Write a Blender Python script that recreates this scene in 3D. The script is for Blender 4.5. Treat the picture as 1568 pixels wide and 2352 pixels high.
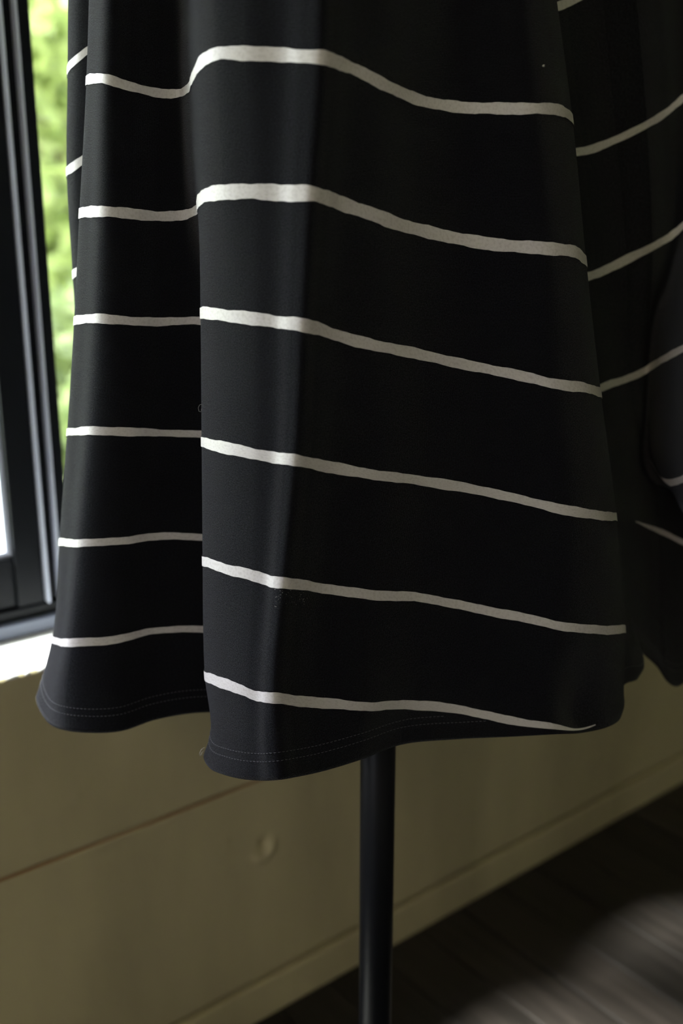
import bpy, bmesh, math, random
import numpy as np
from mathutils import Vector, Matrix

# ---------------------------------------------------------------- scene, camera, light
for o in list(bpy.data.objects): bpy.data.objects.remove(o, do_unlink=True)
SC = bpy.context.scene
COL = SC.collection
random.seed(7)
RNG = np.random.default_rng(7)

S = 0.846                       # metres per working unit
IW, IH, F = 1568.0, 2352.0, 2287.0
PITCH = math.atan(622.0 / F)
TH = math.radians(51.6)
CAM_H = 1.30 * S
HX = np.array([math.cos(TH), math.sin(TH), 0.0])
RT = np.array([math.sin(TH), -math.cos(TH), 0.0])
UP = np.array([0.0, 0.0, 1.0])
FW = HX * math.cos(PITCH) - UP * math.sin(PITCH)
CU = HX * math.sin(PITCH) + UP * math.cos(PITCH)
C0 = np.array([0.0, 0.0, CAM_H])
YW = 1.2061 * S                 # front face of the window wall's baseboard

cam_d = bpy.data.cameras.new('camera')
cam = bpy.data.objects.new('camera', cam_d); COL.objects.link(cam)
cam.location = C0
cam.rotation_euler = (math.pi / 2 - PITCH, 0, TH - math.pi / 2)
cam_d.sensor_fit = 'HORIZONTAL'; cam_d.sensor_width = 24.0
cam_d.lens = 24.0 * F / IW
cam_d.clip_start = 0.02; cam_d.clip_end = 200
cam_d.dof.use_dof = True
cam_d.dof.focus_distance = 0.905 * S
cam_d.dof.aperture_fstop = 3.2
SC.camera = cam

w = bpy.data.worlds.new('overcast_sky'); SC.world = w; w.use_nodes = True
wn = w.node_tree.nodes; bg = wn['Background']
bg.inputs['Color'].default_value = (0.87, 0.875, 1.0, 1); bg.inputs['Strength'].default_value = 12.0
sun_d = bpy.data.lights.new('sun', 'SUN'); sun_d.energy = 40.0; sun_d.angle = math.radians(7); sun_d.color = (1.0, .97, .92)
sun = bpy.data.objects.new('sun', sun_d); COL.objects.link(sun); sun.location = (0, 3, 8)
sun.rotation_euler = Vector((.47, -.29, -.84)).to_track_quat('-Z', 'Y').to_euler()

SC.view_settings.view_transform = 'Standard'
SC.view_settings.look = 'None'
SC.view_settings.exposure = 0.0
SC.view_settings.gamma = 1.0
SC.view_settings.use_curve_mapping = False

# window opening in the wall (x0, x1, z0, z1)
WX0, WX1, WZ0, WZ1 = -1.15, 0.98, 0.748 * S, 1.95
YF = YW * 1.106                 # front of the window frame
RX0, RX1, RY0, RZ1 = -1.75, 3.0, -2.3, 2.5

def portal(loc, rot, sx, sy):
    l = bpy.data.lights.new('window_portal', 'AREA'); l.shape = 'RECTANGLE'; l.size = sx; l.size_y = sy
    l.cycles.is_portal = True
    o = bpy.data.objects.new('window_portal', l); COL.objects.link(o)
    o.location = loc; o.rotation_euler = rot
    return o
portal(((WX0 + WX1) / 2, YW + 0.29, (WZ0 + WZ1) / 2), (-math.pi / 2, 0, 0), WX1 - WX0, WZ1 - WZ0)

# ---------------------------------------------------------------- materials
def mat(name, color, rough=0.6, metal=0.0, spec=0.5, sheen=0.0, sheen_rough=0.5):
    m = bpy.data.materials.new(name); m.use_nodes = True
    b = m.node_tree.nodes['Principled BSDF']
    b.inputs['Base Color'].default_value = (*color, 1)
    b.inputs['Roughness'].default_value = rough
    b.inputs['Metallic'].default_value = metal
    b.inputs['Specular IOR Level'].default_value = spec
    b.inputs['Sheen Weight'].default_value = sheen
    b.inputs['Sheen Roughness'].default_value = sheen_rough
    return m
def nt(m): return m.node_tree, m.node_tree.nodes, m.node_tree.links, m.node_tree.nodes['Principled BSDF']
def node(n, typ, **kw):
    x = n.new(typ)
    for k, v in kw.items():
        if k in x.inputs: x.inputs[k].default_value = v
        else: setattr(x, k, v)
    return x
def noise_color(m, c1, c2, scale=4, detail=5, coord='Object', stretch=(1, 1, 1), lo=.35, hi=.65):
    t, n, l, b = nt(m)
    tc = n.new('ShaderNodeTexCoord'); mp = n.new('ShaderNodeMapping'); mp.inputs['Scale'].default_value = stretch
    nz = node(n, 'ShaderNodeTexNoise', Scale=scale, Detail=detail)
    cr = n.new('ShaderNodeValToRGB')
    cr.color_ramp.elements[0].color = (*c1, 1); cr.color_ramp.elements[0].position = lo
    cr.color_ramp.elements[1].color = (*c2, 1); cr.color_ramp.elements[1].position = hi
    l.new(tc.outputs[coord], mp.inputs[0]); l.new(mp.outputs[0], nz.inputs['Vector'])
    l.new(nz.outputs['Fac'], cr.inputs[0]); l.new(cr.outputs[0], b.inputs['Base Color'])
    return mp, cr
def noise_bump(m, scale=200, strength=.2, dist=.001, coord='Object', stretch=(1, 1, 1), detail=3):
    t, n, l, b = nt(m)
    tc = n.new('ShaderNodeTexCoord'); mp = n.new('ShaderNodeMapping'); mp.inputs['Scale'].default_value = stretch
    nz = node(n, 'ShaderNodeTexNoise', Scale=scale, Detail=detail)
    bp = node(n, 'ShaderNodeBump', Strength=strength, Distance=dist)
    l.new(tc.outputs[coord], mp.inputs[0]); l.new(mp.outputs[0], nz.inputs['Vector'])
    l.new(nz.outputs['Fac'], bp.inputs['Height']); l.new(bp.outputs[0], b.inputs['Normal'])

# black jersey knit: columns of stitches in the garment's own UV (metres)
M_knit = mat('black_jersey_knit', (0.0045, 0.0045, 0.0055), 0.85, spec=0.05, sheen=0.10, sheen_rough=0.30)
nt(M_knit)[3].inputs['Sheen Tint'].default_value = (.86, .90, 1.0, 1)
def knit_nodes(m, base_lo, base_hi):
    t, n, l, b = nt(m)
    uv = n.new('ShaderNodeUVMap'); uv.uv_map = 'UVMap'
    sx = n.new('ShaderNodeSeparateXYZ'); l.new(uv.outputs[0], sx.inputs[0])
    def math_(op, a, bb=None):
        x = n.new('ShaderNodeMath'); x.operation = op
        for i, v in enumerate((a, bb)):
            if v is None: continue
            if isinstance(v, (int, float)): x.inputs[i].default_value = v
            else: l.new(v, x.inputs[i])
        return x.outputs[0]
    nzd = node(n, 'ShaderNodeTexNoise', Scale=260, Detail=2); l.new(uv.outputs[0], nzd.inputs['Vector'])
    wob = math_('MULTIPLY', nzd.outputs['Fac'], 2.6)
    su = math_('SINE', math_('ADD', math_('MULTIPLY', sx.outputs[0], 2 * math.pi / 0.00098), wob))
    asu = math_('ABSOLUTE', su)
    sv = math_('SINE', math_('ADD', math_('MULTIPLY', sx.outputs[1], 2 * math.pi / 0.0011), math_('ADD', math_('MULTIPLY', asu, 2.2), wob)))
    h = math_('ADD', math_('MULTIPLY', asu, .55), math_('MULTIPLY', sv, .13))
    fz = node(n, 'ShaderNodeTexNoise', Scale=1000, Detail=3); l.new(uv.outputs[0], fz.inputs['Vector'])
    h2 = math_('ADD', h, math_('MULTIPLY', fz.outputs['Fac'], 1.2))
    bp = node(n, 'ShaderNodeBump', Strength=.8, Distance=.0006)
    l.new(h2, bp.inputs['Height']); l.new(bp.outputs[0], b.inputs['Normal'])
    cr = n.new('ShaderNodeValToRGB')
    cr.color_ramp.elements[0].color = (*base_lo, 1); cr.color_ramp.elements[0].position = .35
    cr.color_ramp.elements[1].color = (*base_hi, 1); cr.color_ramp.elements[1].position = 1.3 / 1.6
    hm = math_('MULTIPLY', h2, .6)
    l.new(hm, cr.inputs[0]); l.new(cr.outputs[0], b.inputs['Base Color'])
    mr = n.new('ShaderNodeMapRange'); mr.inputs['From Min'].default_value = .3; mr.inputs['From Max'].default_value = .85
    mr.inputs['To Min'].default_value = .02; mr.inputs['To Max'].default_value = .31
    l.new(hm, mr.inputs[0]); l.new(mr.outputs[0], b.inputs['Sheen Weight'])
knit_nodes(M_knit, (0.0008, 0.0008, 0.001), (0.021, 0.0217, 0.0275))

M_print = mat('white_stripe_print', (0.72, 0.69, 0.68), 0.45, spec=0.5)
def print_nodes(m):
    t, n, l, b = nt(m)
    uv = n.new('ShaderNodeUVMap'); uv.uv_map = 'UVMap'
    a = node(n, 'ShaderNodeTexNoise', Scale=420, Detail=4); l.new(uv.outputs[0], a.inputs['Vector'])
    cr = n.new('ShaderNodeValToRGB')
    cr.color_ramp.elements[0].color = (.46, .435, .43, 1); cr.color_ramp.elements[0].position = .3
    cr.color_ramp.elements[1].color = (.56, .535, .535, 1); cr.color_ramp.elements[1].position = .55
    l.new(a.outputs['Fac'], cr.inputs[0]); l.new(cr.outputs[0], b.inputs['Base Color'])
    g = node(n, 'ShaderNodeTexNoise', Scale=1300, Detail=2); l.new(uv.outputs[0], g.inputs['Vector'])
    bp = node(n, 'ShaderNodeBump', Strength=.35, Distance=.0004)
    l.new(g.outputs['Fac'], bp.inputs['Height']); l.new(bp.outputs[0], b.inputs['Normal'])
print_nodes(M_print)
M_thread = mat('grey_sewing_thread', (0.13, 0.13, 0.15), 0.7)
M_lint_sparkle = mat('pale_lint_and_sparkle', (0.45, 0.44, 0.42), 0.9)

M_wall = mat('olive_wall_paint', (.22, .185, .09), .62, spec=.35)
noise_color(M_wall, (.40, .352, .215), (.53, .468, .285), 3.2, 6, stretch=(1.6, 1, .45))
noise_bump(M_wall, 55, .25, .002, stretch=(1, 1, .5), detail=5)
M_joint = mat('rust_brown_joint', (.36, .22, .11), .8)
M_plaster = mat('warm_white_plaster', (.60, .56, .50), .85); noise_bump(M_plaster, 30, .2, .002)
M_ceiling = mat('ceiling_paint', (.62, .59, .54), .9); noise_bump(M_ceiling, 40, .2, .002)
M_sill = mat('white_sill_paint', (.80, .82, .82), .5); noise_bump(M_sill, 60, .2, .002)
M_frame = mat('black_window_frame', (.006, .007, .009), .45, spec=.16); noise_bump(M_frame, 500, .05, .0005)
M_track = mat('blue_grey_track', (.10, .115, .16), .5); noise_bump(M_track, 500, .05, .0005)
M_rail = mat('daylit_aluminium_rail', (.54, .58, .70), .5, metal=.15); noise_bump(M_rail, 500, .05, .0005)  # pale grey stands in for daylight caught on dark aluminium
M_pole = mat('black_pole_enamel', (.005, .006, .008), .45, spec=.22); noise_bump(M_pole, 300, .04, .0005)
M_torso = mat('dark_linen_torso', (.03, .028, .026), .9); noise_bump(M_torso, 700, .3, .0006)
M_base = mat('black_cast_base', (.012, .012, .013), .5); noise_bump(M_base, 200, .1, .0006)

M_floor = mat('dark_stained_plank', (.03, .024, .02), .42, spec=.5)
def floor_nodes(m):
    t, n, l, b = nt(m)
    oi = n.new('ShaderNodeObjectInfo')
    tc = n.new('ShaderNodeTexCoord'); mp = n.new('ShaderNodeMapping'); mp.inputs['Scale'].default_value = (28, 1.6, 1)
    ad = n.new('ShaderNodeVectorMath'); ad.operation = 'ADD'
    l.new(tc.outputs['Object'], mp.inputs[0]); l.new(mp.outputs[0], ad.inputs[0])
    cb = n.new('ShaderNodeCombineXYZ'); mu = n.new('ShaderNodeMath'); mu.operation = 'MULTIPLY'; mu.inputs[1].default_value = 90
    l.new(oi.outputs['Random'], mu.inputs[0]); l.new(mu.outputs[0], cb.inputs[2]); l.new(cb.outputs[0], ad.inputs[1])
    nz = node(n, 'ShaderNodeTexNoise', Scale=2.2, Detail=6, Distortion=.4); l.new(ad.outputs[0], nz.inputs['Vector'])
    cr = n.new('ShaderNodeValToRGB')
    cr.color_ramp.elements[0].color = (.006, .005, .004, 1); cr.color_ramp.elements[0].position = .3
    cr.color_ramp.elements[1].color = (.026, .021, .018, 1); cr.color_ramp.elements[1].position = .75
    l.new(nz.outputs['Fac'], cr.inputs[0])
    hs = n.new('ShaderNodeHueSaturation'); mr = n.new('ShaderNodeMapRange')
    mr.inputs['To Min'].default_value = .65; mr.inputs['To Max'].default_value = 1.35
    l.new(oi.outputs['Random'], mr.inputs[0]); l.new(mr.outputs[0], hs.inputs['Value']); l.new(cr.outputs[0], hs.inputs['Color'])
    l.new(hs.outputs[0], b.inputs['Base Color'])
    bp = node(n, 'ShaderNodeBump', Strength=.2, Distance=.001)
    l.new(nz.outputs['Fac'], bp.inputs['Height']); l.new(bp.outputs[0], b.inputs['Normal'])
floor_nodes(M_floor)
M_fill_glass = mat('warm_fill_glass', (.9, .8, .6), .3)  # glowing globe of the added fill lamp
nt(M_fill_glass)[3].inputs['Emission Color'].default_value = (1.0, .80, .58, 1); nt(M_fill_glass)[3].inputs['Emission Strength'].default_value = 3.0
noise_bump(M_fill_glass, 20, .02, .001)
M_sub = mat('dark_subfloor', (.008, .007, .006), .9); noise_bump(M_sub, 60, .2, .001)

def glass_mat():
    m = bpy.data.materials.new('window_glass'); m.use_nodes = True
    n, l = m.node_tree.nodes, m.node_tree.links
    n.remove(n['Principled BSDF']); out = n['Material Output']
    tr = n.new('ShaderNodeBsdfTransparent'); tr.inputs[0].default_value = (.96, .985, .97, 1)
    gl = n.new('ShaderNodeBsdfGlossy'); gl.inputs['Roughness'].default_value = .01
    fr = node(n, 'ShaderNodeFresnel', IOR=1.45)
    ge = n.new('ShaderNodeNewGeometry'); mr = n.new('ShaderNodeMapRange')      # same reflectance on both faces of the thin pane
    mr.inputs['To Min'].default_value = 1.45; mr.inputs['To Max'].default_value = 1 / 1.45
    l.new(ge.outputs['Backfacing'], mr.inputs[0]); l.new(mr.outputs[0], fr.inputs['IOR'])
    mx = n.new('ShaderNodeMixShader')
    l.new(fr.outputs[0], mx.inputs[0]); l.new(tr.outputs[0], mx.inputs[1]); l.new(gl.outputs[0], mx.inputs[2])
    l.new(mx.outputs[0], out.inputs[0])
    return m
M_glass = glass_mat()
def leaf_mat(name, c1, c2):
    m = mat(name, c1, .55, spec=.4); noise_color(m, c1, c2, 9, 3, lo=.3, hi=.7)
    t, n, l, b = nt(m)
    src = b.inputs['Base Color'].links[0].from_socket
    tl = n.new('ShaderNodeBsdfTranslucent'); l.new(src, tl.inputs[0])
    mx = n.new('ShaderNodeMixShader'); mx.inputs[0].default_value = .45
    l.new(b.outputs[0], mx.inputs[1]); l.new(tl.outputs[0], mx.inputs[2]); l.new(mx.outputs[0], n['Material Output'].inputs[0])
    return m
M_leaf_a = leaf_mat('lime_leaf', (.20, .27, .09), (.42, .48, .20))
M_leaf_b = leaf_mat('deep_leaf', (.08, .12, .04), (.20, .25, .10))
M_bark = mat('brown_bark', (.09, .06, .04), .9); noise_bump(M_bark, 40, .6, .01)
M_lawn = mat('lawn', (.10, .19, .04), .9); noise_color(M_lawn, (.16, .21, .09), (.34, .40, .20), 2.5, 6)
M_path = mat('pale_gravel', (.5, .5, .46), .9); noise_color(M_path, (.42, .42, .38), (.62, .62, .58), 25, 5)

# ---------------------------------------------------------------- helpers
def at(px, py, d):
    """photo pixel + horizontal distance ahead (working units) -> world point"""
    px = np.asarray(px, float); py = np.asarray(py, float); d = np.asarray(d, float)
    r = FW + RT * ((px - 784) / F)[..., None] - CU * ((py - 1176) / F)[..., None]
    return C0 + r * (d * S / (r @ HX))[..., None]
def on_wall(px, py):
    r = FW + RT * (px - 784) / F - CU * (py - 1176) / F
    return C0 + r * (YW / r[1])
def link(o, parent=None):
    COL.objects.link(o)
    if parent: o.parent = parent
    return o
def mesh_obj(name, verts, faces, m, parent=None, smooth=False):
    me = bpy.data.meshes.new(name)
    me.from_pydata([tuple(map(float, v)) for v in verts], [], [tuple(map(int, f)) for f in faces]); me.update()
    if m: me.materials.append(m)
    if smooth: me.shade_smooth()
    return link(bpy.data.objects.new(name, me), parent)
def bm_obj(name, bm, m, parent=None, smooth=False):
    me = bpy.data.meshes.new(name); bm.to_mesh(me); bm.free()
    if m: me.materials.append(m)
    if smooth: me.shade_smooth()
    return link(bpy.data.objects.new(name, me), parent)
def box(bm, x0, x1, y0, y1, z0, z1, bev=0.0):
    r = bmesh.ops.create_cube(bm, size=1.0)
    vs = r['verts']
    for v in vs:
        v.co = Vector((x0 + (v.co.x + .5) * (x1 - x0), y0 + (v.co.y + .5) * (y1 - y0), z0 + (v.co.z + .5) * (z1 - z0)))
    if bev > 0:
        es = list({e for v in vs for e in v.link_edges})
        bmesh.ops.bevel(bm, geom=es, offset=bev, segments=2, affect='EDGES', profile=.5)
def boxes(name, lst, m, parent=None, bev=0.0):
    bm = bmesh.new()
    for b in lst: box(bm, *b, bev=bev)
    return bm_obj(name, bm, m, parent)
def lathe(name, prof, m, center, parent=None, seg=48, sx=1, sy=1):
    bm = bmesh.new(); rings = []
    for r, z in prof:
        rings.append([bm.verts.new((center[0] + sx * r * math.cos(2 * math.pi * k / seg), center[1] + sy * r * math.sin(2 * math.pi * k / seg), z)) for k in range(seg)])
    for a, b in zip(rings, rings[1:]):
        for k in range(seg): bm.faces.new((a[k], a[(k + 1) % seg], b[(k + 1) % seg], b[k]))
    bm.faces.new(rings[0][::-1]); bm.faces.new(rings[-1])
    bmesh.ops.recalc_face_normals(bm, faces=bm.faces[:])
    return bm_obj(name, bm, m, parent, smooth=True)
def tube(bm, pts, rad, seg=6):
    pts = [Vector(p) for p in pts]; rings = []
    for i, p in enumerate(pts):
        t = (pts[min(i + 1, len(pts) - 1)] - pts[max(i - 1, 0)]).normalized()
        a = t.orthogonal().normalized(); b = t.cross(a)
        r = rad[i] if hasattr(rad, '__len__') else rad
        rings.append([bm.verts.new(p + r * (a * math.cos(2 * math.pi * k / seg) + b * math.sin(2 * math.pi * k / seg))) for k in range(seg)])
    for a, b in zip(rings, rings[1:]):
        d0 = min(range(seg), key=lambda s: sum((a[k].co - b[(k + s) % seg].co).length for k in range(seg)))
        for k in range(seg): bm.faces.new((a[k], a[(k + 1) % seg], b[(k + 1 + d0) % seg], b[(k + d0) % seg]))
    bm.faces.new(rings[0][::-1]); bm.faces.new(rings[-1])
def empty(name, loc=(0, 0, 0)):
    o = bpy.data.objects.new(name, None); o.location = loc; o.empty_display_size = .1
    return link(o)
def tag(o, label=None, cat=None, group=None, kind=None):
    for k, v in (('label', label), ('category', cat), ('group', group), ('kind', kind)):
        if v: o[k] = v
    return o
def struct(o, label=None, cat=None): return tag(o, label, cat, kind='structure')
def parent_keep(child, par):
    child.parent = par; child.matrix_parent_inverse = Matrix.Translation(-Vector(par.location))

# ---------------------------------------------------------------- the room
TW = 0.27                                             # wall thickness
yb = YW + 0.008
# floor: slab + planks laid square to the window wall
fl = struct(boxes('floor', [(RX0, RX1, RY0, YW + .02, -.06, -.018)], M_sub), 'dark stained plank floor with a soft sheen', 'floor')
PWD = 0.094
plank_bm = bmesh.new(); box(plank_bm, 0, PWD - .0022, 0, 1.0, -.02, 0, bev=.0012)
plank_me = bpy.data.meshes.new('plank'); plank_bm.to_mesh(plank_me); plank_bm.free(); plank_me.materials.append(M_floor)
x = RX0
while x < RX1 - .05:
    y = YW + .012
    L = random.uniform(.7, 1.5)
    while y > RY0 + .02:
        L2 = min(L, y - RY0)
        p = link(bpy.data.objects.new('plank', plank_me), fl)
        p.location = (x, y - L2 + .002, random.uniform(-.0006, .0004)); p.scale = (1, L2 - .002, 1)
        y -= L2; L = random.uniform(.9, 1.7)
    x += PWD

# window wall: core with the opening, olive boards in front below the sill
wb = struct(boxes('wall_back', [
    (RX0 - .2, RX1 + .2, YW + .034, YW + TW, -.06, WZ0 - .03),
    (RX0 - .2, WX0, yb, YW + TW, WZ0 - .03, RZ1 + .1),
    (WX1, RX1 + .2, yb, YW + TW, WZ0 - .03, RZ1 + .1),
    (WX0, WX1, yb, YW + TW, WZ1, RZ1 + .1)], M_wall), 'olive painted wall below the window with scuffs and a board joint', 'wall')
ZJ = 0.455 * S
dents = []      # (x, z, radius, depth)
for px, py, r, dp in ((610, 1950, .0125, .0095), (183, 1840, .008, -.0016), (525, 1945, .008, -.0018), (712, 1962, .010, -.0016), (372, 1836, .010, -.0012), (745, 1890, .008, .0012)):
    p = on_wall(px, py); dents.append((p[0], p[2], r, dp))
def board(name, x0, x1, z0, z1, step):
    nx = int((x1 - x0) / step) + 1; nz = max(2, int((z1 - z0) / step) + 1)
    X, Z = np.meshgrid(np.linspace(x0, x1, nx), np.linspace(z0, z1, nz))
    Y = np.full_like(X, yb) + .0012 * np.sin(X * 5.3 + 1.0) * np.sin(Z * 6.1) + .0006 * np.sin(X * 17 + Z * 9)
    for dx, dz, r, dp in dents:
        u = (X - dx); v = (Z - dz)
        if dp > .004:   # knock: crescent hollow with a raised lower lip
            g = np.exp(-((u - .2 * r) ** 2 + (v - .35 * r) ** 2) / (.55 * r) ** 2)
            lip = np.exp(-((np.hypot(u, v * .9) - 1.25 * r) / (.45 * r)) ** 2) * np.clip(.35 - v / r * .75 + u / r * .3, 0, 1)
            Y += dp * g - .0055 * lip
        else:
            Y += dp * np.exp(-(u ** 2 + v ** 2) / r ** 2)
    e = .0022     # eased edges
    Y += .002 * (np.exp(-((Z - z0) / e) ** 2) + np.exp(-((z1 - Z) / e) ** 2))
    V = np.stack([X, Y, Z], -1).reshape(-1, 3)
    idx = np.arange(nx * nz).reshape(nz, nx)
    fs = np.stack([idx[:-1, :-1], idx[:-1, 1:], idx[1:, 1:], idx[1:, :-1]], -1).reshape(-1, 4).tolist()
    base = len(V); back = [(x0, YW + .034, z0), (x1, YW + .034, z0), (x1, YW + .034, z1), (x0, YW + .034, z1)]
    V = np.vstack([V, back])
    fs.append([base + 3, base + 2, base + 1, base])
    fs.append(list(idx[0, ::-1]) + [base, base + 1]); fs.append(list(idx[-1, :]) + [base + 2, base + 3])
    fs.append(list(idx[:, 0]) + [base + 3, base]); fs.append(list(idx[::-1, -1]) + [base + 1, base + 2])
    o = mesh_obj(name, V, fs, M_wall, wb)
    for p in o.data.polygons[:-5]: p.use_smooth = True
    return o
board('board', .15, 2.2, 0.0665, ZJ - .0006, .0035)
board('board', .15, 2.2, ZJ + .0006, WZ0 - .0005, .0045)
for x0, x1 in ((RX0, .1495), (2.2005, RX1)):
    board('board', x0, x1, 0.0665, ZJ - .0006, .02); board('board', x0, x1, ZJ + .0006, WZ0 - .0005, .02)
# rust-brown filler showing in the joint, proud in places
bm = bmesh.new()
xs = np.linspace(.2, 1.02, 60)
tube(bm, [(x_, yb + .0012 + .0004 * math.sin(x_ * 31), ZJ + .0008 * math.sin(x_ * 9)) for x_ in xs], .0019, 6)
tag(bm_obj('joint_filler', bm, M_joint, wb, smooth=True), 'rust brown filler line')

bb = struct(boxes('baseboard_back', [(RX0, RX1, YW, YW + .034, 0, 0.0735 * S)], M_wall, bev=.003), 'low olive painted baseboard running along the dark floor', 'baseboard')

LY0, LY1, LZ0, LZ1 = -.55, -.05, .95, 1.55  # opening for an added, unseen window that sends daylight onto the right-hand fold
struct(boxes('wall_left', [(RX0 - .2, RX0, RY0 - .2, LY0, -.06, RZ1 + .1), (RX0 - .2, RX0, LY1, YW + .03, -.06, RZ1 + .1),
                           (RX0 - .2, RX0, LY0, LY1, -.06, LZ0), (RX0 - .2, RX0, LY0, LY1, LZ1, RZ1 + .1)], M_plaster))
w2 = struct(empty('fill_window', (RX0 - .1, (LY0 + LY1) / 2, LZ0)), 'added side window, unseen, giving daylight to the right-hand fold', 'window')
for o_ in (boxes('frame', [(RX0 - .12, RX0 - .07, LY0, LY0 + .035, LZ0, LZ1), (RX0 - .12, RX0 - .07, LY1 - .035, LY1, LZ0, LZ1),
                           (RX0 - .12, RX0 - .07, LY0 + .035, LY1 - .035, LZ0, LZ0 + .035), (RX0 - .12, RX0 - .07, LY0 + .035, LY1 - .035, LZ1 - .035, LZ1)], M_frame, bev=.002),
           boxes('glass_pane', [(RX0 - .098, RX0 - .093, LY0 + .035, LY1 - .035, LZ0 + .035, LZ1 - .035)], M_glass)): parent_keep(o_, w2)
portal((RX0 - .21, (LY0 + LY1) / 2, (LZ0 + LZ1) / 2), (0, -math.pi / 2, 0), LZ1 - LZ0, LY1 - LY0)
struct(boxes('wall_right', [(RX1, RX1 + .2, RY0 - .2, YW + .03, -.06, RZ1 + .1)], M_plaster))
struct(boxes('wall_front', [(RX0, RX1, RY0 - .2, RY0, -.06, RZ1 + .1)], M_plaster))
struct(boxes('ceiling', [(RX0, RX1, RY0, YW + .008, RZ1, RZ1 + .1)], M_ceiling))

# white sill in the reveal, with two lumps of paint along its front edge
sill = struct(boxes('trim_1', [(WX0, WX1, YW + .012, YW + TW, WZ0 - .03, WZ0)], M_sill, bev=.002), 'white painted window sill catching the daylight', 'sill')
for px, py, sx_ in ((35, 1560, .010), (103, 1541, .006), (70, 1549, .005)):
    p = on_wall(px, py)
    bm = bmesh.new(); bmesh.ops.create_icosphere(bm, subdivisions=2, radius=1)
    for v in bm.verts:
        v.co *= 1 + .18 * math.sin(5 * v.co.x + 3 * v.co.z)
        v.co = Vector((p[0] + v.co.x * sx_, YW + .012 + v.co.y * .006, WZ0 - .002 + v.co.z * .004))
    bm_obj('paint_lump', bm, M_sill, sill, smooth=True)
for x0, x1 in ((WX0 - .0, WX0 + .012), (WX1 - .012, WX1)):
    struct(boxes('trim_2' if x0 < 0 else 'trim_3', [(x0, x1, YW + .01, YF, WZ0, WZ1)], M_sill))

# sliding window
wx = lambda x: x * S * 1.106
XL, XR = wx(.4295), wx(.508)            # the meeting post
win = struct(empty('window_1', (0, YF, WZ0)), 'black aluminium sliding window with a double railed post', 'window')
def wpart(o): parent_keep(o, win); return o
a, b_ = WX0 + .012, WX1 - .012
wpart(boxes('frame', [(a, b_, YF + .012, YF + .10, WZ0, WZ0 + .034), (a, b_, YF, YF + .10, WZ1 - .05, WZ1),
                     (a, a + .04, YF, YF + .10, WZ0 + .02, WZ1 - .05), (b_ - .04, b_, YF, YF + .10, WZ0 + .02, WZ1 - .05)], M_frame, bev=.003))
wpart(boxes('track', [(a + .04, b_ - .04, YF, YF + .012, WZ0 + .002, WZ0 + .020)], M_track, bev=.002))
zb = WZ0 + .034
wpart(boxes('bottom_rail', [(a + .04, XL, YF + .018, YF + .05, zb, WZ0 + .098)], M_frame, bev=.003))
wpart(boxes('bottom_rail', [(XR, b_ - .04, YF + .055, YF + .09, zb, WZ0 + .075)], M_frame, bev=.003))
wpart(boxes('top_rail', [(a + .04, XL, YF + .018, YF + .05, WZ1 - .11, WZ1 - .05)], M_frame, bev=.003))
wpart(boxes('top_rail', [(XR, b_ - .04, YF + .055, YF + .09, WZ1 - .11, WZ1 - .05)], M_frame, bev=.003))
wpart(boxes('stile', [(a + .04, a + .09, YF + .018, YF + .05, WZ0 + .098, WZ1 - .11)], M_frame, bev=.003))
wpart(boxes('stile', [(b_ - .09, b_ - .04, YF + .055, YF + .09, WZ0 + .075, WZ1 - .11)], M_frame, bev=.003))
# post: stile of the near sash, then two rail fins, then the stile of the far sash
wpart(boxes('stile', [(XL, XL + .034, YF + .014, YF + .052, zb, WZ1 - .05)], M_frame, bev=.002))
wpart(boxes('stile', [(XL + .034, XR, YF + .02, YF + .09, zb, WZ1 - .05)], M_frame, bev=.002))
for q in (wx(.4685), wx(.486)):
    wpart(boxes('rail_fin', [(q - .0016, q + .0016, YF + .006, YF + .021, zb, WZ1 - .05)], M_rail, bev=.0015))
wpart(boxes('glazing_bead', [(XL - .007, XL, YF + .022, YF + .04, WZ0 + .098, WZ1 - .11), (a + .09, XL - .007, YF + .022, YF + .04, WZ0 + .098, WZ0 + .105)], M_rail, bev=.001))
wpart(boxes('glass_pane', [(a + .09, XL, YF + .031, YF + .036, WZ0 + .098, WZ1 - .11)], M_glass))
wpart(boxes('glass_pane', [(XR, b_ - .09, YF + .070, YF + .075, WZ0 + .075, WZ1 - .11)], M_glass))

# added fill lamp, unseen behind the camera, lifting shaded stripes and wall
LX, LY = -1.15, -.45
lamp = tag(empty('fill_lamp', (LX, LY, RZ1)), 'added warm globe lamp, unseen, filling the shaded stripes and wall', 'lamp')
lathe('canopy', [(.05, 0), (.05, -.02), (.01, -.03)], M_frame, (0, 0), lamp)
lathe('stem', [(.006, -.02), (.006, -.30)], M_frame, (0, 0), lamp, seg=12)
lathe('globe', [(.03, -.30)] + [(.14 * math.sin(a_), -.44 + .14 * math.cos(a_)) for a_ in np.linspace(.3, 3.0, 16)], M_fill_glass, (0, 0), lamp)
ld = bpy.data.lights.new('fill_light', 'POINT'); ld.energy = 8.8; ld.color = (1.0, .79, .63); ld.shadow_soft_size = .16
lo = link(bpy.data.objects.new('fill_light', ld), lamp); lo.location = (0, 0, -.44 - .32)

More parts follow.
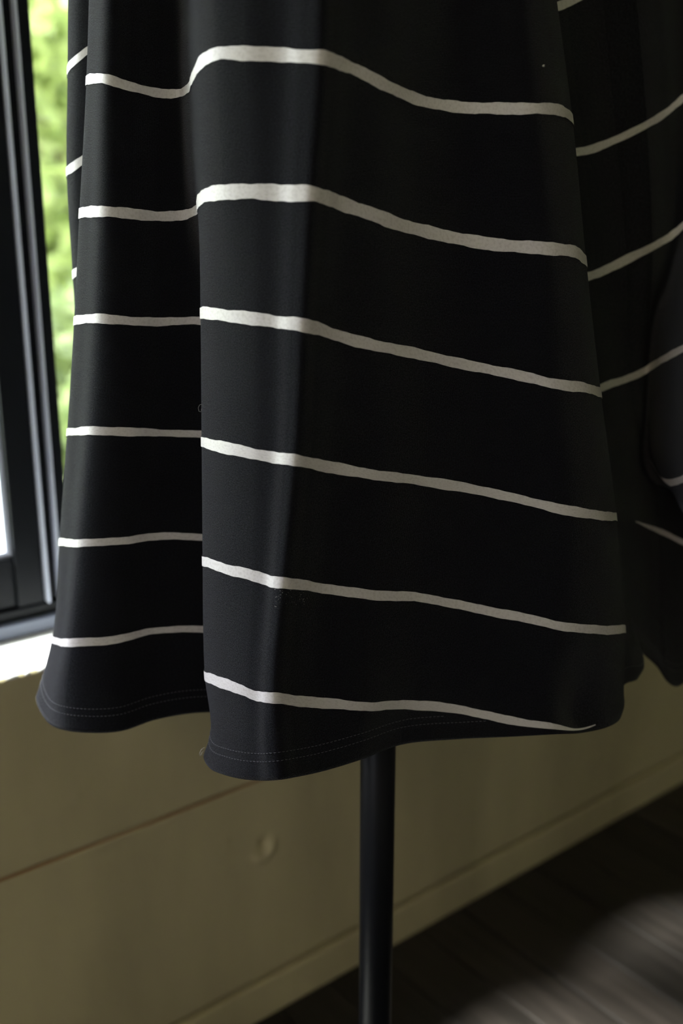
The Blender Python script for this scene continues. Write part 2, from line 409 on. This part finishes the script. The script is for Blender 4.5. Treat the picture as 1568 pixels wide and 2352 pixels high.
# ---------------------------------------------------------------- garden outside
GZ = -.25
lawn = struct(mesh_obj('ground', [(-30, YW + TW, GZ), (40, YW + TW, GZ), (40, 60, GZ), (-30, 60, GZ), (-30, -30, GZ), (RX0 - .2, -30, GZ), (RX0 - .2, YW + TW, GZ)], [(0, 6, 1, 2, 3), (4, 5, 6, 0)], M_lawn))
def leaf_cloud(n, center, radii, size, seed):
    r = np.random.default_rng(seed)
    p = r.normal(size=(n, 3)); p /= np.linalg.norm(p, axis=1)[:, None]
    lump = 1 + .25 * np.sin(p[:, 0] * 5 + seed) * np.sin(p[:, 1] * 4 + 1) + .2 * np.sin(p[:, 2] * 7)
    p *= (r.uniform(.45, 1, n) ** .5 * lump)[:, None]
    P = np.asarray(center) + p * np.asarray(radii)
    t = r.normal(size=(n, 3)); t /= np.linalg.norm(t, axis=1)[:, None]
    q = np.cross(t, r.normal(size=(n, 3))); q /= np.linalg.norm(q, axis=1)[:, None]
    k = np.cross(t, q)
    s = (size * r.uniform(.7, 1.3, n))[:, None]
    V = np.stack([P - t * s, P + q * s * .45 + k * s * .1, P + t * s, P - q * s * .45 + k * s * .1], 1).reshape(-1, 3)
    Fc = np.arange(4 * n).reshape(-1, 4)
    return V, Fc
def tree(name, label, cat, x, y, zc, rad, n, size, m, seed, group=None):
    t = empty(name, (x, y, GZ)); tag(t, label, cat, group)
    V, Fc = leaf_cloud(n, (0, 0, zc - GZ), rad, size, seed)
    mesh_obj('crown', V, Fc.tolist(), m, t)
    bm = bmesh.new(); rr = random.Random(seed)
    tube(bm, [(0, 0, -.05), (.04, .03, (zc - GZ) * .5), (0, 0, zc - GZ)], [rad[0] * .07, rad[0] * .055, rad[0] * .03], 8)
    for k in range(6):
        an = rr.uniform(0, 6.28); h = (zc - GZ) * rr.uniform(.55, .9)
        tube(bm, [(0, 0, h), (math.cos(an) * rad[0] * .4, math.sin(an) * rad[1] * .4, h + rad[2] * .35)], [rad[0] * .03, rad[0] * .012], 6)
    bm_obj('trunk', bm, M_bark, t, smooth=True)
    return t
# view direction through the panes runs about (0.4..0.5, 1)
tree('tree', 'lime green leafy tree seen through the pane beside the post', 'tree', 2.9, 7.2, 2.2, (1.7, 1.4, 1.7), 5200, .13, M_leaf_a, 3)
tree('shrub', 'deep green shrub low behind the pane beside the post', 'shrub', 1.75, 4.4, .25, (.75, .6, .62), 3200, .07, M_leaf_b, 5)
tree('tree', 'tall green tree standing farther back in the garden', 'tree', 4.9, 11.5, 3.6, (3.0, 2.2, 3.2), 9500, .25, M_leaf_a, 11)
tree('tree', 'round leafy tree behind the left pane, far across the lawn', 'tree', -.6, 15.5, 2.3, (2.0, 1.6, 2.0), 4200, .17, M_leaf_a, 21)
tree('tree', 'dark green tree at the far left of the garden', 'tree', -5.8, 11.5, 1.9, (1.9, 1.5, 1.7), 4200, .18, M_leaf_b, 23)
tree('shrub', 'pale lime shrub showing in the lower left pane', 'shrub', 1.05, 3.6, .0, (.45, .4, .34), 2200, .055, M_leaf_a, 8)

# ---------------------------------------------------------------- dress form
pole_xy = at(867., 1800., .955)[:2]
form = tag(empty('dress_form', (pole_xy[0], pole_xy[1], 0)), 'black stand pole of the dress form under the striped tunic', 'dress form')
PR = .5 * 79 / F * ((at(867., 1950., .955) - C0) @ FW)
lathe('pole', [(PR, .03), (PR, .95)], M_pole, (0, 0), form)
lathe('base', [(.165, 0), (.165, .008), (.155, .016), (.05, .026), (.03, .05), (.026, .055)], M_base, (0, 0), form, seg=64)
lathe('torso', [(.06, .93), (.105, .95), (.115, 1.05), (.10, 1.18), (.118, 1.32), (.11, 1.42), (.07, 1.475), (.042, 1.50), (.04, 1.56)], M_torso, (HX[0] * .062, HX[1] * .062), form, sx=.78, sy=.78)
lathe('neck_cap', [(.043, 1.555), (.045, 1.565), (.03, 1.575), (.008, 1.585), (.008, 1.60)], M_pole, (HX[0] * .062, HX[1] * .062), form, sx=.78, sy=.78)

# ---------------------------------------------------------------- the striped tunic
# Guides run down the cloth.  Rows: S0 S1 S2 S3 S4 | R U | S5 S6 K H   (S* = printed stripes, K = hem stitching, H = hem)
ROWS = ['S0', 'S1', 'S2', 'S3', 'S4', 'R', 'U', 'S5', 'S6', 'K', 'H']
N_ = None
G = []
def g(pts, d, hw=11, st=(1, 1, 1, 1, 1, 0, 0, 1, 1, 0, 0)):
    """pts: 11 (px,py) or None; d: 11 depths or (top, hem)"""
    G.append((pts, d, hw, st))
# -- far left back fold (A)
g([(300, -250), (300, 60), (300, 340), (300, 600), (300, 850), N_, N_, (300, 1090), (300, 1310), (300, 1490), (300, 1540)], (1.13, 1.12))
g([(190, -115), (185, 205), (185, 425), (195, 655), (205, 880), N_, N_, (210, 1110), (215, 1320), (220, 1490), (225, 1545)], (1.12, 1.11), 9, (0,) * 11)
g([(157, -145), (155, 166), (153, 399), (167, 634), (180, 868), N_, N_, (185, 1100), (190, 1310), (190, 1490), (195, 1550)], (1.085, 1.09), 11)
g([(178, -190), (176, 137), (170, 384), (180, 622), (195, 860), N_, N_, (200, 1095), (205, 1310), (205, 1495), (210, 1560)], (1.06, 1.075), 11)
g([(225, -215), (225, 108), (210, 362), (215, 606), (230, 850), N_, N_, (235, 1090), (235, 1310), (235, 1500), (240, 1570)], (1.055, 1.065), 9)
g([(262, -190), (262, 140), (255, 420), (250, 660), (245, 910), N_, N_, (230, 1160), (215, 1385), (200, 1540), (195, 1600)], (1.05, 1.06), 9)
# -- left fold (B)
g([(224, -128), (214, 200), (200, 505), (188, 745), (172, 1000), N_, N_, (154, 1248), (138, 1465), (118, 1550), (102, 1592)], (1.015, 1.04), 11)
g([(207, -112), (198, 188), (182, 492), (170, 737), (154, 993), N_, N_, (136, 1244), (119, 1468), (99, 1548), (82, 1602)], (.985, 1.01), 11)
g([(225, -125), (214, 181), (204, 486), (194, 734), (178, 991), N_, N_, (157, 1247), (137, 1474), (112, 1592), (104, 1653)], (.962, .98), 11)
g([(255, -128), (245, 181), (240, 485), (232, 732), (215, 990), N_, N_, (190, 1248), (166, 1476), (150, 1618), (150, 1678)], (.944, .950), 11)
g([(303, -105), (300, 199), (300, 492), (300, 736), (298, 991), N_, N_, (277, 1241), (268, 1468), (270, 1622), (275, 1680)], (.952, .950), 10.5)
g([(375, -85), (372, 216), (372, 497), (375, 739), (375, 994), N_, N_, (358, 1232), (352, 1449), (350, 1600), (355, 1654)], (.964, .970), 10)
g([(412, -80), (414, 213), (425, 492), (440, 737), (450, 997), N_, N_, (448, 1233), (453, 1444), (455, 1588), (460, 1637)], (.962, .988), 9.5)
# hidden valley tucked behind the main fold
g([(428, -92), (431, 203), (448, 484), (492, 738), (512, 1004), N_, N_, (522, 1244), (528, 1452), (528, 1592), (530, 1640)], (.944, 1.0), 9.5)
g([(434, -115), (439, 188), (453, 474), (478, 728), (490, 1008), N_, N_, (498, 1262), (503, 1500), (505, 1640), (508, 1695)], (.912, .950), 10)
# -- main front fold (C)
g([(440, -145), (448, 167), (458, 458), (461, 720), (463, 1015), N_, N_, (465, 1288), (470, 1551), (481, 1694), (467, 1738)], (.884, .892), 12)
g([(452, -175), (462, 142), (473, 448), (482, 720), (484, 1021), N_, N_, (484, 1295), (487, 1559), (490, 1700), (482, 1765)], (.866, .868), 13)
g([(485, -195), (495, 124), (512, 443), (525, 724), (524, 1029), N_, N_, (522, 1306), (520, 1571), (520, 1715), (515, 1780)], (.851, .846), 13)
g([(560, -195), (565, 125), (580, 441), (584, 731), (582, 1041), N_, N_, (574, 1319), (560, 1587), (560, 1726), (558, 1790)], (.838, .829), 13.5)
g([(650, -192), (650, 127), (640, 443), (636, 740), (630, 1050), N_, N_, (612, 1331), (592, 1598), (592, 1734), (596, 1793)], (.832, .820), 13.5)
g([(700, -192), (695, 130), (680, 442), (668, 744), (656, 1055), N_, N_, (632, 1337), (612, 1601), (614, 1738), (620, 1793)], (.822, .812), 13.5)
g([(742, -191), (737, 131), (714, 442), (696, 748), (678, 1058), N_, N_, (650, 1340), (630, 1603), (640, 1736), (645, 1791)], (.817, .809), 13.5)
# -- shaded front face (D)
g([(775, -180), (770, 140), (748, 453), (730, 756), (716, 1065), N_, N_, (690, 1344), (672, 1608), (680, 1730), (685, 1784)], (.826, .819), 13)
g([(815, -158), (805, 155), (785, 469), (775, 770), (765, 1074), N_, N_, (740, 1350), (728, 1613), (735, 1718), (740, 1772)], (.838, .834), 12.5)
g([(890, -118), (880, 195), (870, 499), (870, 795), (870, 1091), N_, N_, (850, 1365), (840, 1622), (832, 1695), (832, 1744)], (.858, .853), 12.5)
g([(965, -85), (968, 230), (972, 530), (988, 820), (990, 1108), N_, N_, (980, 1375), (945, 1618), (925, 1672), (920, 1711)], (.886, .880), 12)
g([(1045, -68), (1060, 248), (1075, 554), (1100, 843), (1110, 1127), N_, N_, (1092, 1396), (1080, 1634), (1060, 1665), (1050, 1698)], (.899, .892), 12)
g([(1125, -70), (1150, 249), (1180, 564), (1200, 865), (1218, 1153), N_, N_, (1200, 1419), (1180, 1656), (1180, 1676), (1180, 1692)], (.893, .888), 12)
g([(1195, -72), (1228, 248), (1262, 571), (1272, 881), (1305, 1173), N_, N_, (1292, 1438), (1265, 1669), (1268, 1680), (1270, 1687)], (.886, .883), 12, (1, 1, 1, 1, 1, 0, 0, 1, .9, 0, 0))
g([(1245, -66), (1283, 254), (1318, 580), (1340, 889), (1372, 1182), N_, N_, (1370, 1445), (1330, 1675), (1334, 1679), (1338, 1683)], (.899, .900), 12, (1, 1, 1, 1, 1, 0, 0, 1, .3, 0, 0))
g([(1262, -57), (1303, 264), (1336, 591), (1366, 898), (1400, 1186), N_, N_, (1408, 1446), (1392, 1650), (1396, 1661), (1400, 1668)], (.914, .92), 12, (1, 1, 1, 1, 1, 0, 0, 1, 0, 0, 0))
g([(1272, -44), (1315, 280), (1346, 604), (1380, 906), (1415, 1188), N_, N_, (1435, 1446), (1432, 1600), (1433, 1624), (1427, 1643)], (.945, .95), 11.5, (1, 1, 1, 1, 1, 0, 0, 1, 0, 0, 0))
# -- side folds turning away behind it
NS = (0, 0, 0, 0, 0, 0, 0, 0, 0, 0, 0)
g([(1255, -20), (1295, 305), (1328, 625), (1362, 920), (1398, 1195), N_, N_, (1424, 1450), (1420, 1545), (1421, 1572), (1421, 1592)], (.985, .985), 11, NS)
g([(1252, -10), (1290, 315), (1322, 632), (1356, 925), (1396, 1195), N_, N_, (1432, 1455), (1436, 1515), (1438, 1548), (1436, 1571)], (1.01, 1.01), 11, NS)
g([(1252, 0), (1290, 330), (1322, 640), (1358, 925), (1402, 1195), N_, N_, (1444, 1462), (1464, 1502), (1479, 1532), (1466, 1555)], (1.04, 1.04), 9, NS)
g([(1245, 20), (1285, 350), (1316, 645), (1345, 905), (1385, 1020), (1395, 1080), (1405, 1130), (1418, 1190), (1432, 1330), (1440, 1410), (1448, 1462)], (1.10, 1.09), 9, (1, 1, 1, 1, 0, 0, 0, 0, 0, 0, 0))
# -- shaded back panel (E), turning to the light on the right (F) and falling to its own hem
g([(1300, 8), (1340, 348), (1370, 628), (1392, 886), (1425, 1020), (1432, 1080), (1440, 1130), (1450, 1195), (1460, 1330), (1466, 1435), (1478, 1501)], (1.125, 1.11), 11, (1, 1, 1, 1, 0, 0, 0, .0, 0, 0, 0))
g([(1380, -35), (1415, 319), (1438, 595), (1446, 868), (1468, 1015), (1474, 1065), (1480, 1120), (1488, 1210), (1492, 1350), (1496, 1465), (1512, 1533)], (1.15, 1.125), 11, (1, 1, 1, 1, 0, 0, 0, .6, 0, 0, 0))
g([(1455, -75), (1485, 285), (1498, 566), (1486, 848), (1490, 1050), (1498, 1082), (1508, 1130), (1518, 1222), (1522, 1370), (1526, 1495), (1535, 1567)],
  [1.175, 1.172, 1.168, 1.15, 1.125, 1.122, 1.15, 1.15, 1.145, 1.14, 1.135], 10.5, (1, 1, 1, 1, 0, 0, 0, 1, 0, 0, 0))
g([(1515, -110), (1535, 254), (1543, 541), (1522, 825), (1530, 1106), (1538, 1120), (1535, 1130), (1562, 1242), (1564, 1390), (1558, 1505), (1555, 1577)],
  [1.19, 1.19, 1.182, 1.122, 1.085, 1.078, 1.16, 1.165, 1.155, 1.15, 1.145], 11, (1, 1, 1, 1, 1, 0, 0, 1, 0, 0, 0))
g([(1570, -150), (1585, 212), (1592, 498), (1580, 797), (1585, 1095), (1590, 1185), (1580, 1150), (1620, 1266), (1622, 1400), (1612, 1485), (1604, 1540)],
  [1.20, 1.195, 1.175, 1.09, 1.045, 1.035, 1.17, 1.18, 1.17, 1.165, 1.16], 11.5)
g([(1660, -200), (1675, 155), (1685, 440), (1675, 760), (1682, 1070), (1690, 1250), (1680, 1190), (1710, 1285), (1715, 1400), (1705, 1470), (1700, 1520)],
  [1.19, 1.18, 1.15, 1.07, 1.03, 1.02, 1.16, 1.19, 1.185, 1.18, 1.18], 11.5)
g([(1740, -195), (1750, 160), (1760, 440), (1760, 760), (1765, 1065), (1770, 1240), (1765, 1200), (1775, 1290), (1775, 1400), (1765, 1470), (1760, 1520)],
  [1.21, 1.20, 1.18, 1.12, 1.10, 1.10, 1.19, 1.21, 1.21, 1.21, 1.21], 11)
# -- back of the garment
for px, d in ((1640, 1.26), (1450, 1.30), (1300, 1.275), (1130, 1.295), (960, 1.255), (800, 1.26), (640, 1.215), (480, 1.19), (380, 1.145)):
    k = (px - 380) / 1260
    g([(px * .97 + 40, -200 - 20 * k), (px, 110), (px, 390), (px, 650), (px, 900), N_, N_, (px, 1140), (px, 1340 if px < 1200 else 1300), (px, 1480 if px < 1200 else 1370), (px, 1530 if px < 1200 else 1420)], (d, d - .005))

NG, NR = len(G), len(ROWS)
PX = np.zeros((NG, NR)); PY = np.zeros((NG, NR)); PD = np.zeros((NG, NR)); HWD = np.zeros((NG, NR))
for i, (pts, d, hw, st) in enumerate(G):
    known = [k for k in range(NR) if pts[k] is not None]
    for k in range(NR):
        if pts[k] is not None: PX[i, k], PY[i, k] = pts[k]
        else:
            fr = (k - 4) / 3.0
            PX[i, k] = pts[4][0] * (1 - fr) + pts[7][0] * fr; PY[i, k] = pts[4][1] * (1 - fr) + pts[7][1] * fr
    if len(d) == 2:
        s_ = (PY[i] - PY[i, 0]) / (PY[i, -1] - PY[i, 0]); PD[i] = d[0] + (d[1] - d[0]) * s_
    else: PD[i] = d
    HWD[i] = np.array(st, float) * hw
# one more row above the picture so the folds run on upwards
def ext(A): return np.concatenate([(2 * A[:, :1] - A[:, 1:2]), A], 1)
PX, PY, PD = ext(PX), ext(PY), ext(PD); HWD = np.concatenate([np.zeros((NG, 1)), HWD], 1)
PD[:, 0] = PD[:, 1]; NR += 1; ROWS = ['T'] + ROWS
P3 = at(PX, PY, PD)                                         # NG x NR x 3 world

def herm_cols(A, K, sub):
    """closed non-uniform Catmull-Rom across guides; A (NG,NR,c); K (NG,NR) chord lengths i->i+1"""
    n = A.shape[0]; out = []
    Kp = np.roll(K, 1, 0)
    sec = (np.roll(A, -1, 0) - A) / K[..., None]; secp = np.roll(sec, 1, 0)
    wt = (K / (K + Kp))[..., None]
    T = secp * wt + sec * (1 - wt)
    for i in range(n):
        j = (i + 1) % n
        for s in range(sub):
            t = s / sub
            h00 = 2 * t**3 - 3 * t**2 + 1; h10 = t**3 - 2 * t**2 + t; h01 = -2 * t**3 + 3 * t**2; h11 = t**3 - t**2
            out.append(h00 * A[i] + h10 * T[i] * K[i][..., None] + h01 * A[j] + h11 * T[j] * K[i][..., None])
    return np.array(out)
SUB = 9
chord = np.sqrt(np.linalg.norm(np.roll(P3, -1, 0) - P3, axis=-1) + 1e-5) * .15 + np.linalg.norm(np.roll(P3, -1, 0) - P3, axis=-1) + 1e-4
FC = herm_cols(P3, chord, SUB)                              # fine columns x rows x 3
n_ = NG * SUB
ii = np.arange(n_) / SUB; i0 = ii.astype(int); tt = (ii - i0)[:, None]
HWF = HWD[i0] * (1 - tt) + HWD[(i0 + 1) % NG] * tt          # stripe half width in px at that column
# vertical splines, per fine column
VK = np.linalg.norm(FC[:, 1:] - FC[:, :-1], axis=-1) + 1e-4  # (n, NR-1)
secv = (FC[:, 1:] - FC[:, :-1]) / VK[..., None]
TV = np.zeros_like(FC)
TV[:, 0] = secv[:, 0]; TV[:, -1] = secv[:, -1]
wv = (VK[:, 1:] / (VK[:, 1:] + VK[:, :-1]))[..., None]
TV[:, 1:-1] = secv[:, :-1] * wv + secv[:, 1:] * (1 - wv)
def vert(cidx, r):
    """r: float row coordinate array per column (broadcast)"""
    r = np.clip(np.broadcast_to(np.asarray(r, float), cidx.shape), 0, NR - 1 - 1e-6)
    a = r.astype(int); t = (r - a)[:, None]
    k = VK[cidx, a][:, None]
    return ((2 * t**3 - 3 * t**2 + 1) * FC[cidx, a] + (t**3 - 2 * t**2 + t) * TV[cidx, a] * k
            + (-2 * t**3 + 3 * t**2) * FC[cidx, a + 1] + (t**3 - t**2) * TV[cidx, a + 1] * k)
cols = np.arange(n_)
rowpar = []
for k in range(NR - 1):
    m_ = {0: 8, 5: 5, 6: 5, 7: 5, 9: 8, 10: 6}.get(k, 14)
    rowpar += [k + q / m_ for q in range(m_)]
rowpar.append(NR - 1 - 1e-6)
SURF = np.array([vert(cols, r) for r in rowpar]).transpose(1, 0, 2)    # n x rows x 3
# fine, soft irregularity of the cloth along its length
def normals(SF):
    du = np.roll(SF, -1, 0) - np.roll(SF, 1, 0)
    dv = np.gradient(SF, axis=1)
    nn = np.cross(du, dv); nn /= (np.linalg.norm(nn, axis=-1, keepdims=True) + 1e-12)
    return nn
NRM = normals(SURF)
ic = [i for i, gg in enumerate(G) if gg[0][1] == (565, 125)][0] * SUB
if NRM[ic, 20] @ FW > 0: NRM = -NRM; FLIP = True
else: FLIP = False

tunic = tag(empty('tunic', (pole_xy[0], pole_xy[1], float(SURF[:, -1, 2].min()))), 'black jersey tunic with thin wavy white stripes, draped on the dress form', 'garment')
def tpart(o): parent_keep(o, tunic); return o

# arc-length UVs (metres)
ulen = np.concatenate([[0], np.cumsum(np.linalg.norm(np.diff(SURF[:, 60], axis=0), axis=-1))])
zlen = np.cumsum(np.concatenate([np.zeros((n_, 1)), np.linalg.norm(np.diff(SURF, axis=1), axis=-1)], 1), 1)

# upper garment, out of the picture: shoulders closing on the neck
cen = np.array([pole_xy[0], pole_xy[1]])
top = SURF[:, 0].copy()
ang = np.arctan2(top[:, 1] - cen[1], top[:, 0] - cen[0])
ZT = top[:, 2].max()
def ring(kx, z):     # blends the top contour towards a smooth neck
    el = np.stack([cen[0] + .075 * np.cos(np.linspace(0, 2 * np.pi, n_, endpoint=False) * -1 + ang[0]), cen[1] + .07 * np.sin(np.linspace(0, 2 * np.pi, n_, endpoint=False) * -1 + ang[0])], 1)
    q = top[:, :2] * (1 - kx) + el * kx
    return np.concatenate([q, np.full((n_, 1), z) * kx ** .3 + (top[:, 2:] + .0) * (1 - kx ** .3)], 1)
# direction of the loop decides the direction of the neck ring
if np.sum(np.unwrap(ang)[-1] - np.unwrap(ang)[0]) > 0:
    def ring(kx, z):
        a_ = np.linspace(0, 2 * np.pi, n_, endpoint=False) + ang[0]
        el = np.stack([cen[0] + .075 * np.cos(a_), cen[1] + .07 * np.sin(a_)], 1)
        q = top[:, :2] * (1 - kx) + el * kx
        return np.concatenate([q, np.full((n_, 1), z) * kx ** .3 + top[:, 2:] * (1 - kx ** .3)], 1)
upper = [ring(1.0, 1.52), ring(.85, 1.50), ring(.5, 1.45), ring(.22, 1.40)]
FULL = np.concatenate([np.stack(upper, 1), SURF], 1)
NRW = FULL.shape[1]
idx = np.arange(n_ * NRW).reshape(n_, NRW)
nx_ = np.roll(idx, -1, 0)
quads = np.stack([idx[:, :-1], idx[:, 1:], nx_[:, 1:], nx_[:, :-1]], -1).reshape(-1, 4)
if not FLIP: pass
body = mesh_obj('body', FULL.reshape(-1, 3), quads.tolist(), M_knit, smooth=True)
uvl = body.data.uv_layers.new(name='UVMap')
nu = (np.arange(n_) + 1)
U0 = np.repeat(ulen[:, None], NRW, 1); 
VV = np.concatenate([np.zeros((n_, 4)), zlen], 1)
du_last = np.linalg.norm(SURF[0, 60] - SURF[-1, 60])
UN = np.repeat(np.concatenate([ulen[1:], [ulen[-1] + du_last]])[:, None], NRW, 1); VN = np.roll(VV, -1, 0)
uvq = np.stack([np.stack([U0[:, :-1], VV[:, :-1]], -1), np.stack([U0[:, 1:], VV[:, 1:]], -1), np.stack([UN[:, 1:], VN[:, 1:]], -1), np.stack([UN[:, :-1], VN[:, :-1]], -1)], 2).reshape(-1)
uvl.data.foreach_set('uv', uvq)
tpart(body)
# check orientation and thicken inwards
me = body.data
pc = quads[(ic) * (NRW - 1) + 30]
nrm = me.polygons[ic * (NRW - 1) + 30].normal
if nrm.dot(Vector(FW)) > 0: me.flip_normals()
sol = body.modifiers.new('cloth_thickness', 'SOLIDIFY'); sol.thickness = .0014; sol.offset = -1

# printed stripes: each its own strip lying on the cloth, with hand-drawn edges
def stripe(row):
    k = ROWS.index(row)
    hw = HWF[:, k]
    s = ulen
    rr = np.random.default_rng(100 + k)
    ph = rr.uniform(0, 6.28, 12)
    def wob(o): return (.10 * np.sin(s * 62 + ph[o]) + .07 * np.sin(s * 131 + ph[o + 1]) + .045 * np.sin(s * 290 + ph[o + 2]) + .03 * np.sin(s * 640 + ph[o + 3]))
    wid = {'S1': .95, 'S2': 1.12, 'S3': .98, 'S4': .95, 'S5': .95, 'S6': 1.0}.get(row, 1)
    met = hw * wid / 2500.0 * .846 * 1.0                    # half width in metres
    up = met * (1 + wob(0)); dn = met * (1 + wob(4))
    tu = np.minimum(up / VK[:, k - 1], .45); td = np.minimum(dn / VK[:, min(k, NR - 2)], .45)
    R_ = [k - tu, k - tu * .4, k + td * .4, k + td]
    P = np.stack([vert(cols, r) for r in R_], 1)
    # outward normals, from the neighbouring cloth
    du = np.roll(P, -1, 0) - np.roll(P, 1, 0); dv = (P[:, -1] - P[:, 0])[:, None]
    nn = np.cross(du, np.broadcast_to(vert(cols, k + .05) - vert(cols, k - .05), (n_, 3))[:, None]); nn /= np.linalg.norm(nn, axis=-1, keepdims=True) + 1e-12
    if FLIP: nn = -nn
    P = P + nn * .00055
    ok = (hw > 1.2); keep = ok & np.roll(ok, -1)
    vi = np.arange(n_ * 4).reshape(n_, 4); vj = np.roll(vi, -1, 0)
    q = np.stack([vi[:, :-1], vi[:, 1:], vj[:, 1:], vj[:, :-1]], -1)[keep].reshape(-1, 4)
    used = np.unique(q); rm = -np.ones(n_ * 4, int); rm[used] = np.arange(len(used))
    q = rm[q]; VP = P.reshape(-1, 3)[used]
    o = mesh_obj('stripe', VP, q.tolist(), M_print, smooth=True)
    uvl = o.data.uv_layers.new(name='UVMap')
    uu = np.repeat(s[:, None], 4, 1).reshape(-1)[used]; vv = np.stack([-tu * VK[:, k - 1], -tu * .4 * VK[:, k - 1], td * .4 * .1, td * .1], 1).reshape(-1)[used]
    uvl.data.foreach_set('uv', np.stack([uu, vv + k * .1], 1)[q.reshape(-1)].reshape(-1))
    m0 = o.data
    pi = int(np.argmin(np.linalg.norm(np.array([p.center for p in m0.polygons]) - FC[ic, k], axis=1)))
    if m0.polygons[pi].normal.dot(Vector(FW)) > 0: m0.flip_normals()
    tpart(o); tag(o, 'thin white printed stripe')
for r_ in ('S0', 'S1', 'S2', 'S3', 'S4', 'S5', 'S6'): stripe(r_)

# hem stitching: two rows of short thread stitches above the hem
def stitches(off_m, name='hem_stitching'):
    kH = NR - 1
    verts, faces = [], []
    # offset from the hem measured along the cloth
    fr = np.minimum(off_m / VK[:, kH - 1], 1.0)
    over = np.maximum(off_m - VK[:, kH - 1], 0) / VK[:, kH - 2]
    rpar = kH - fr - np.minimum(over, .95)
    line = vert(cols, rpar); lin2 = vert(cols, rpar - .03)
    line = np.vstack([line, line[:1]]); lin2 = np.vstack([lin2, lin2[:1]])
    sl = np.concatenate([[0], np.cumsum(np.linalg.norm(np.diff(line, axis=0), axis=1))])
    pitch, ln = .0034, .0021
    bm = bmesh.new()
    room = np.append(VK[:, kH - 1] + VK[:, kH - 2], 0)
    for s0 in np.arange(0, sl[-1] - pitch, pitch):
        if np.interp(s0, sl, room) < 1.35 * off_m: continue
        p0 = np.array([np.interp(s0, sl, line[:, c]) for c in range(3)]); p1 = np.array([np.interp(s0 + ln, sl, line[:, c]) for c in range(3)])
        i = min(np.searchsorted(sl, s0), n_ - 1)
        nn = np.cross(line[min(i + 1, n_)] - line[max(i - 1, 0)], line[i] - lin2[i]); nn /= np.linalg.norm(nn) + 1e-12
        if FLIP: nn = -nn
        t = (p1 - p0) / (np.linalg.norm(p1 - p0) + 1e-12); b = np.cross(t, nn)
        ra = .00024
        c = [p0 + nn * .0000, p0 * .6 + p1 * .4 + nn * .0004, p0 * .4 + p1 * .6 + nn * .0004, p1 + nn * .0000]
        rings = []
        for q in c:
            rings.append([bm.verts.new(q + ra * (b * math.cos(a_) + nn * math.sin(a_))) for a_ in (0, 2.1, 4.2)])
        for A_, B_ in zip(rings, rings[1:]):
            for z in range(3): bm.faces.new((A_[z], A_[(z + 1) % 3], B_[(z + 1) % 3], B_[z]))
    o = bm_obj(name, bm, M_thread); tpart(o); tag(o, 'row of grey hem stitches', kind='stuff')
stitches(.0235); stitches(.0165)

# loose threads and a speck of lint
def thread(pts, r=.00016):
    P = [at(float(a_), float(b_), d_) for a_, b_, d_ in pts]
    bm = bmesh.new(); tube(bm, P, r, 5); o = bm_obj('loose_thread', bm, M_lint_sparkle, smooth=True); tpart(o); return o
thread([(466, 928, .888), (458, 930, .888), (455, 937, .887), (457, 945, .887), (461, 946, .887), (463, 939, .887), (464, 934, .888)], .00011)
thread([(470, 1716, .887), (462, 1722, .886), (458, 1731, .886), (459, 1737, .886), (464, 1733, .886), (468, 1736, .887)], .00014)
thread([(470, 1724, .887), (464, 1728, .886), (460, 1735, .886)], .00014)
p = at(1248., 151., .884)
bm = bmesh.new(); bmesh.ops.create_icosphere(bm, subdivisions=2, radius=.0007)
for v in bm.verts: v.co = v.co * (1 + .3 * math.sin(v.co.x * 9000)) + Vector(p)
tpart(bm_obj('lint', bm, M_lint_sparkle))

# a small patch of pale beads added as moire sparkle, just below the fifth stripe
cpt = SURF.reshape(-1, 3) - C0; zc = cpt @ FW
sxp = 784 + F * (cpt @ RT) / zc; syp = 1176 - F * (cpt @ CU) / zc; dep = (cpt @ HX) / S
bm = bmesh.new(); rl = random.Random(4)
for k in range(60):
    qx, qy = rl.uniform(630, 706), rl.uniform(1352, 1398)
    if rl.random() > (1.25 - abs(qy - 1372) / 30) or (qx > 650 and qy > 1390): continue
    near = np.where((abs(sxp - qx) < 9) & (abs(syp - qy) < 12))[0]
    if len(near) == 0: continue
    dd = dep[near].min()
    q = at(qx, qy, dd - .0006)
    r_ = bmesh.ops.create_icosphere(bm, subdivisions=1, radius=rl.uniform(.00012, .00024))
    for v in r_['verts']: v.co = v.co + Vector(q)
tag(tpart(bm_obj('sparkle_specks', bm, M_lint_sparkle)), 'pale sparkle specks', kind='stuff')
